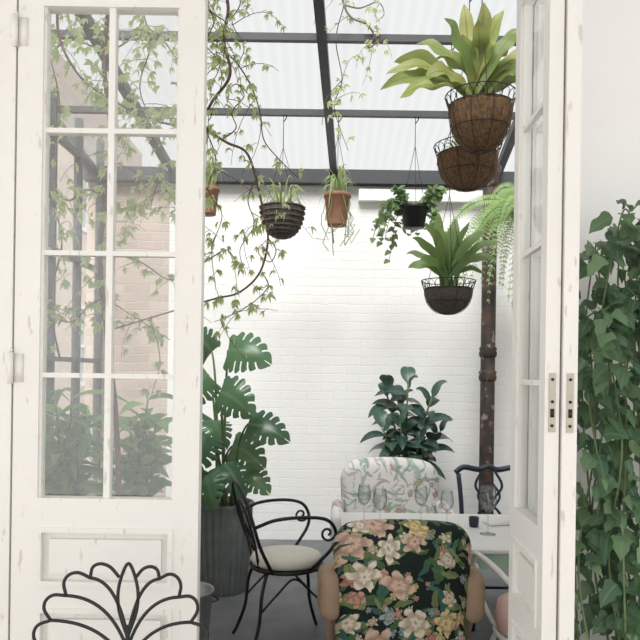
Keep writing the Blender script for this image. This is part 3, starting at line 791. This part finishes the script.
for i in range(12):
    a = i*2.4; o2 = R.uniform(.08, .17); rt.tube([bez(V((.08*cos(a), .08*sin(a), dep)), V((o2*cos(a), o2*sin(a), dep*.5)), V((o2*cos(a)+R.uniform(-.05, .09), o2*sin(a), -R.uniform(.02, .22))), q/7) for q in range(8)], .003, 4)
rt.build('root', M['l_pale'], t)
t, o_, dep = hang('hanging_terracotta_pot', 'terracotta pot hanging at the edge of the left door', 207, 215, 188, D, .09, None, wire=False)
pot_mesh(.065, .085, dep, .008, 28).build('pot', M['terra'], t)
spidery(t, dep, 16, .12, .25, .02, 'l_pale', .8, .18, .05)

# boston fern behind the right door
D = 5.16
t, o_, dep = hang('hanging_boston_fern', 'feathery pale green fern hanging behind the open right door', 534, 240, 214, D, .15, 'coir')
fl = MB(); ste = MB()
for i in range(60):
    a = i*2.4; R_ = R.uniform(.28, .58); up = R.uniform(.10, .48)
    drop_ = R.uniform(-.05, .75)
    s0 = V((.04*cos(a), .04*sin(a), dep)); c1 = V((R_*.78*cos(a), R_*.6*sin(a), dep+up)); e = V((R_*1.2*cos(a), R_*.8*sin(a), dep-drop_))
    ste.tube([bez(s0, c1, e, q/10) for q in range(11)], .0015, 4)
    hv = V((R.uniform(-.5, .5), -1, R.uniform(.2, .9)))
    for j in range(3, 36):
        q = j/36; pp = bez(s0, c1, e, q); tg = dbez(s0, c1, e, q).normalized(); sd = tg.cross(hv).normalized(); ln = .055*sin(pi*q**.7)+.006
        for sg in (-1, 1): fl.leaf(pp, pp+sd*sg*ln*.5, pp+sd*sg*ln+tg*.016+V((0, 0, -.005)), .012, lance, 3, hv, .05)
fl.build('foliage', M['l_fern'], t); ste.build('stem', M['twig'], t)

# potted bushes beyond the left door
def bush(name, label, px, d, tops, pot_r, L0, L1, wr, mat, hpot=.45, nn=11, prof=lance, drop_=.05):
    b = P(px, 500, d); o_ = V((b.x, d, 0)); t = thing(name, label, 'potted plant', o_)
    pot_mesh(pot_r*.75, pot_r, hpot).build('pot', M['terra'] if R.random() < .5 else M['zinc'], t); MB().lathe([(0, hpot-.04), (pot_r-.02, hpot-.045)], n=20).build('soil', M['soil'], t)
    fl = MB(); ste = MB()
    for (tx, ty) in tops:
        top = P(tx, ty, d+R.uniform(-.15, .15))-o_; s0 = V((R.uniform(-.05, .05), R.uniform(-.05, .05), hpot-.05)); c1 = V((s0.x*.6+top.x*.4, top.y*.3, top.z*.7+.1))
        ste.tube([bez(s0, c1, top, q/8) for q in range(9)], [.009, .005], 6); a0 = R.uniform(0, 6)
        for i in range(nn):
            q = .35+.65*i/(nn-1); pp = bez(s0, c1, top, q); az = a0+i*2.4; el = R.uniform(-.1, .9); L = R.uniform(L0, L1)
            dv = V((cos(az)*cos(el), sin(az)*cos(el), sin(el)))
            e = pp+dv*L+V((0, 0, -drop_))
            if o_.x+e.x < -1.84: e.x = -1.84-o_.x+R.uniform(0, .05)
            fl.leaf(pp, pp+dv*L*.5+V((0, 0, .04)), e, L*wr, prof, 8, V((0, -.4, 1)), .2)
    fl.build('foliage', M[mat], t); ste.build('stem', M['twig'], t)
bush('potted_bush', 'strap-leaved green plant in lower left panes of the left door', 64, 4.0, [(56, 408), (72, 392), (86, 416), (62, 430), (90, 436), (52, 442), (78, 450), (60, 466), (84, 472), (70, 424)], .16, .24, .36, .19, 'l_bush', .45, 13, lance, .12)
bush('potted_bush', 'broad-leaved green bush beside the monstera, seen through left door glass', 140, 4.2, [(130, 420), (148, 400), (156, 424), (140, 440), (160, 446), (128, 452), (148, 466), (146, 428)], .14, .16, .24, .40, 'l_bush', .45, 12)

# climbing vine
D = 3.2; o_ = V((P(105, 500, D).x, D, 0))
t = thing('climbing_vine', 'climbing vine with twisting brown stems draping across the doorway', 'vine', o_)
stm = MB(); fl = MB()
def leafcluster(p, sz, n=5):
    d0 = V((R.uniform(-1, 1), R.uniform(-1, .6), R.uniform(-.9, .6))).normalized()
    ax = d0.cross(V((R.uniform(-.5, .5), -1, .3)))
    if ax.length < .01: ax = d0.orthogonal()
    ax.normalize(); q0 = p+d0*sz*R.uniform(.5, 1.2)
    stm.tube([p, p+d0*sz*.35+V((0, 0, .008)), q0], .001, 4)
    hint = V((R.uniform(-.7, .7), -1, R.uniform(.2, 1.0)))
    for k_ in range(n):
        a = radians(-80+160*k_/(n-1)+R.uniform(-14, 14)); dv = (d0*cos(a)+ax*sin(a)).normalized(); L = sz*R.uniform(.6, 1.1)*(1-.3*abs(sin(a)))
        fl.leaf(q0, q0+dv*L*.5+V((0, 0, .006)), q0+dv*L+V((0, 0, -.014)), L*.44, lance, 5, hint, .15)
def branch(pts, r, every, sz, p0=0., jit=.0, prob=1., twig=.0, full=1):
    pp = spline([P(x, y, D+dz)-o_+rv(jit) for x, y, dz in pts], 8)
    stm.tube(pp, r, 6); acc = 0; gap = every
    for i in range(1, len(pp)):
        acc += (pp[i]-pp[i-1]).length
        if acc > gap and i/len(pp) >= p0:
            acc = 0; gap = every*R.uniform(.5, 1.5)
            for _ in range(R.choice((1, 1, 2))):
                if R.random() < prob: leafcluster(pp[i], sz*R.uniform(.65, 1.15), R.choice((4, 5, 6, 7)))
            if R.random() < twig:
                dv = V((R.uniform(-1, 1), R.uniform(-.8, .6), R.uniform(-.8, .3))).normalized()*R.uniform(.12, .28)
                curl = V((R.uniform(-.08, .08), 0, R.uniform(-.03, .08)))
                tp = [bez(pp[i], pp[i]+dv*.6+curl, pp[i]+dv+V((0, 0, -.06)), q/6) for q in range(7)]
                stm.tube(tp, [.0018, .0009], 5)
                for q in tp[1::full]: leafcluster(q, sz*R.uniform(.55, 1.0), R.choice((4, 5, 6)))
branch([(105, 679, 0), (108, 600, .0), (118, 500, 0), (116, 420, .05), (108, 340, 0), (100, 250, .05), (112, 150, 0), (104, 60, 0), (112, -20, 0), (108, -60, 0)], [.015, .010], .05, .05, .45, 0, 1, .5, 2)
branch([(112, -50, 0), (170, -40, -.2), (215, -25, -.3), (228, 5, -.3), (224, 40, -.3), (230, 75, -.3), (212, 102, -.25), (204, 125, -.2), (226, 142, -.2), (246, 152, -.2), (256, 178, -.2), (262, 205, -.15), (268, 238, -.15), (260, 272, -.1), (240, 292, -.1), (218, 298, -.1), (196, 304, -.1), (150, 318, 0), (110, 330, 0)], [.0075, .0035], .07, .036, .06, 0, .9, .3, 2)
branch([(170, 10, -.2), (196, 28, -.2), (214, 44, -.2), (234, 60, -.2), (250, 84, -.2), (260, 112, -.15), (264, 140, -.15), (280, 160, -.1), (298, 178, -.1)], [.0045, .002], .055, .034, .05, 0, .9, .35, 2)
branch([(62, -30, 0), (58, 30, 0), (78, 74, 0), (112, 100, 0), (160, 122, -.1), (206, 128, -.2)], [.007, .004], .036, .05, 0, 0, 1, .5)
branch([(44, 60, .2), (70, 40, .2), (110, 50, .1), (150, 30, .1), (178, 60, 0)], [.005, .003], .034, .05, 0, 0, 1, .55)
branch([(40, 170, .2), (66, 200, .2), (90, 190, .1), (128, 210, .1), (165, 190, .1), (186, 230, 0)], [.005, .003], .036, .05, 0, 0, 1, .5)
branch([(40, 310, .2), (70, 322, .2), (100, 300, .1), (136, 318, .1), (170, 340, 0)], [.004, .002], .04, .048, 0, 0, 1, .45, 2)
branch([(100, 250, .1), (140, 262, .1), (172, 280, 0), (205, 262, -.1), (226, 250, -.15), (236, 262, -.15)], [.004, .002], .042, .04, 0, 0, 1, .3, 2)
branch([(60, 360, .2), (50, 300, .2), (62, 240, .2), (48, 180, .2), (60, 110, .2), (46, 40, .2)], [.005, .003], .04, .05, 0, 0, 1, .45, 2)
branch([(150, 318, 0), (160, 360, 0), (150, 400, 0)], [.003, .0015], .05, .04, 0, 0, 1, .3, 2)
branch([(216, -25, -.3), (240, 0, -.3), (232, 22, -.3), (244, 46, -.3), (238, 66, -.3)], [.003, .0015], .034, .034, 0, 0, 1, .4)
branch([(204, -20, -.3), (210, 10, -.3), (226, 24, -.3), (216, 48, -.3), (222, 80, -.3), (212, 110, -.3)], [.003, .0015], .034, .034, 0, 0, 1, .4)
branch([(262, 272, -.1), (268, 286, -.1), (256, 300, -.1), (238, 312, -.1), (214, 322, -.1)], [.003, .0015], .042, .036, 0, 0, 1, .25, 2)
branch([(204, 125, -.2), (216, 160, -.2), (208, 190, -.2), (222, 215, -.2), (212, 250, -.2), (216, 290, -.1)], [.003, .0015], .04, .036, 0, 0, 1, .3, 2)
branch([(256, 178, -.2), (248, 200, -.2), (254, 225, -.2), (240, 250, -.2), (246, 275, -.2)], [.003, .0015], .045, .032, 0, 0, 1, .2, 2)
branch([(200, 0, -.3), (214, 20, -.3), (206, 44, -.3), (220, 64, -.3), (208, 90, -.3)], [.003, .0015], .038, .034, 0, 0, 1, .4)
branch([(222, 140, -.2), (236, 128, -.2), (232, 112, -.2), (244, 96, -.2), (236, 84, -.2), (226, 96, -.2), (234, 108, -.2)], [.003, .0015], .05, .032, 0, 0, 1, .15, 2)
branch([(268, 238, -.15), (276, 250, -.15), (270, 262, -.15), (258, 252, -.15), (266, 240, -.15)], [.003, .0015], .06, .032, 0, 0, 1, .1, 2)
branch([(130, -20, .1), (150, 40, .1), (140, 90, .1), (162, 150, .05), (150, 210, .05)], [.004, .002], .034, .05, 0, 0, 1, .55)
stm.build('stem', M['bark'], t); fl.build('foliage', M['l_vine'], t)

# roof twig: second climber along the rafter
D = 4.3; o_ = P(338, -25, D)
t = thing('hanging_vine_shoot', 'brown curling vine shoot dangling beside the middle rafter', 'vine', o_)
stm = MB(); fl = MB()
branch([(338, -25, 0), (344, 5, 0), (352, 18, 0), (366, 24, 0), (374, 36, 0), (368, 48, 0), (378, 42, 0), (386, 34, 0)], [.008, .003], .05, .044, 0, 0, .9, .2, 2)
branch([(344, 5, 0), (360, 8, 0), (378, 2, 0), (384, 14, 0), (376, 22, 0)], [.006, .002], .06, .044)
branch([(344, 5, 0), (336, 40, .1), (342, 80, .1), (334, 105, .1), (340, 128, .1), (348, 150, .1)], [.004, .002], .05, .046, .35, 0, 1, .2, 2)
branch([(342, 80, .1), (326, 100, .1), (322, 125, .1)], [.003, .002], .05, .044)
stm.build('stem', M['bark'], t); fl.build('foliage', M['l_vine'], t)

# ivy in the foreground right
o_ = V((.84, 1.74, 0))
t = thing('potted_ivy', 'tall dark green climbing ivy in front of the right wall', 'potted plant', o_)
pot_mesh(.11, .15, .30).build('pot', M['terra'], t); MB().lathe([(0, .26), (.135, .255)], n=20).build('soil', M['soil'], t)
fl = MB(); ste = MB()
for i in range(38):
    xs = -.175+.43*(i+.5)/38+R.uniform(-.012, .012); zt_ = R.uniform(1.60, 1.90)
    if xs < -.10: zt_ = R.choice((R.uniform(1.40, 1.65), R.uniform(1.65, 1.83)))
    s0 = V((R.uniform(-.08, .08), R.uniform(-.06, .06), .25))
    wx = lambda s_: max(-.195, xs+R.uniform(-s_, s_))
    pts = [s0, V((xs*.8, R.uniform(-.1, .06), .5)), V((wx(.05), R.uniform(-.1, .1), .75)), V((wx(.05), R.uniform(-.1, .12), .75+(zt_-.75)*.33)), V((wx(.05), R.uniform(-.1, .12), .75+(zt_-.75)*.68)), V((wx(.04), R.uniform(-.1, .12), zt_)), V((wx(.06), R.uniform(-.12, .0), zt_+R.uniform(-.06, .05)))]
    pp = spline(pts, 13); ste.tube(pp, [.004, .0018], 5)
    for j in range(8, len(pp)):
        if R.random() < .78:
            q = pp[j]; dv = V((R.uniform(-1, 1), R.uniform(-1, .2), R.uniform(-1.1, .4))).normalized(); L = R.choice((R.uniform(.024, .038), R.uniform(.034, .05), R.uniform(.046, .062)))
            q1 = q+dv*.022
            fl.leaf(q1, q1+dv*L*.5+V((0, 0, .008)), q1+dv*L+V((0, -.005, -.014)), L*R.uniform(.75, 1.0), lobed, 10, V((R.uniform(-.7, .7), -1, .7)), .16, .06)
fl.build('foliage', M['l_ivy'], t); ste.build('stem', M['twig'], t)

# ------------------------------------------------------------------ light & camera
wd = bpy.data.worlds.new('World'); scene.world = wd; wd.use_nodes = True
bg = wd.node_tree.nodes['Background']; bg.inputs[0].default_value = (.993, .997, 1.0, 1); bg.inputs[1].default_value = 1.27
sl = bpy.data.lights.new('sun', 'SUN'); sl.energy = 8.4; sl.angle = radians(36); sl.color = (1, .985, .96)
so = bpy.data.objects.new('sun', sl); C.objects.link(so); so.location = (-1, -3, 9)
so.rotation_euler = V((.22, 1, -1.2)).to_track_quat('-Z', 'Y').to_euler()
cam = bpy.data.cameras.new('camera'); co = bpy.data.objects.new('camera', cam); C.objects.link(co)
cam.sensor_width = 36; cam.lens = 36*F/640; cam.shift_y = (CY-320)/640; cam.clip_start = .05
mw = Matrix(((cr, -sr, 0, 0), (0, 0, -1, 0), (sr, cr, 0, H), (0, 0, 0, 1)))
co.matrix_world = mw
scene.camera = co
try:
    scene.view_settings.view_transform = 'Standard'
    scene.view_settings.look = 'None'
    scene.view_settings.exposure = .30
except Exception: pass
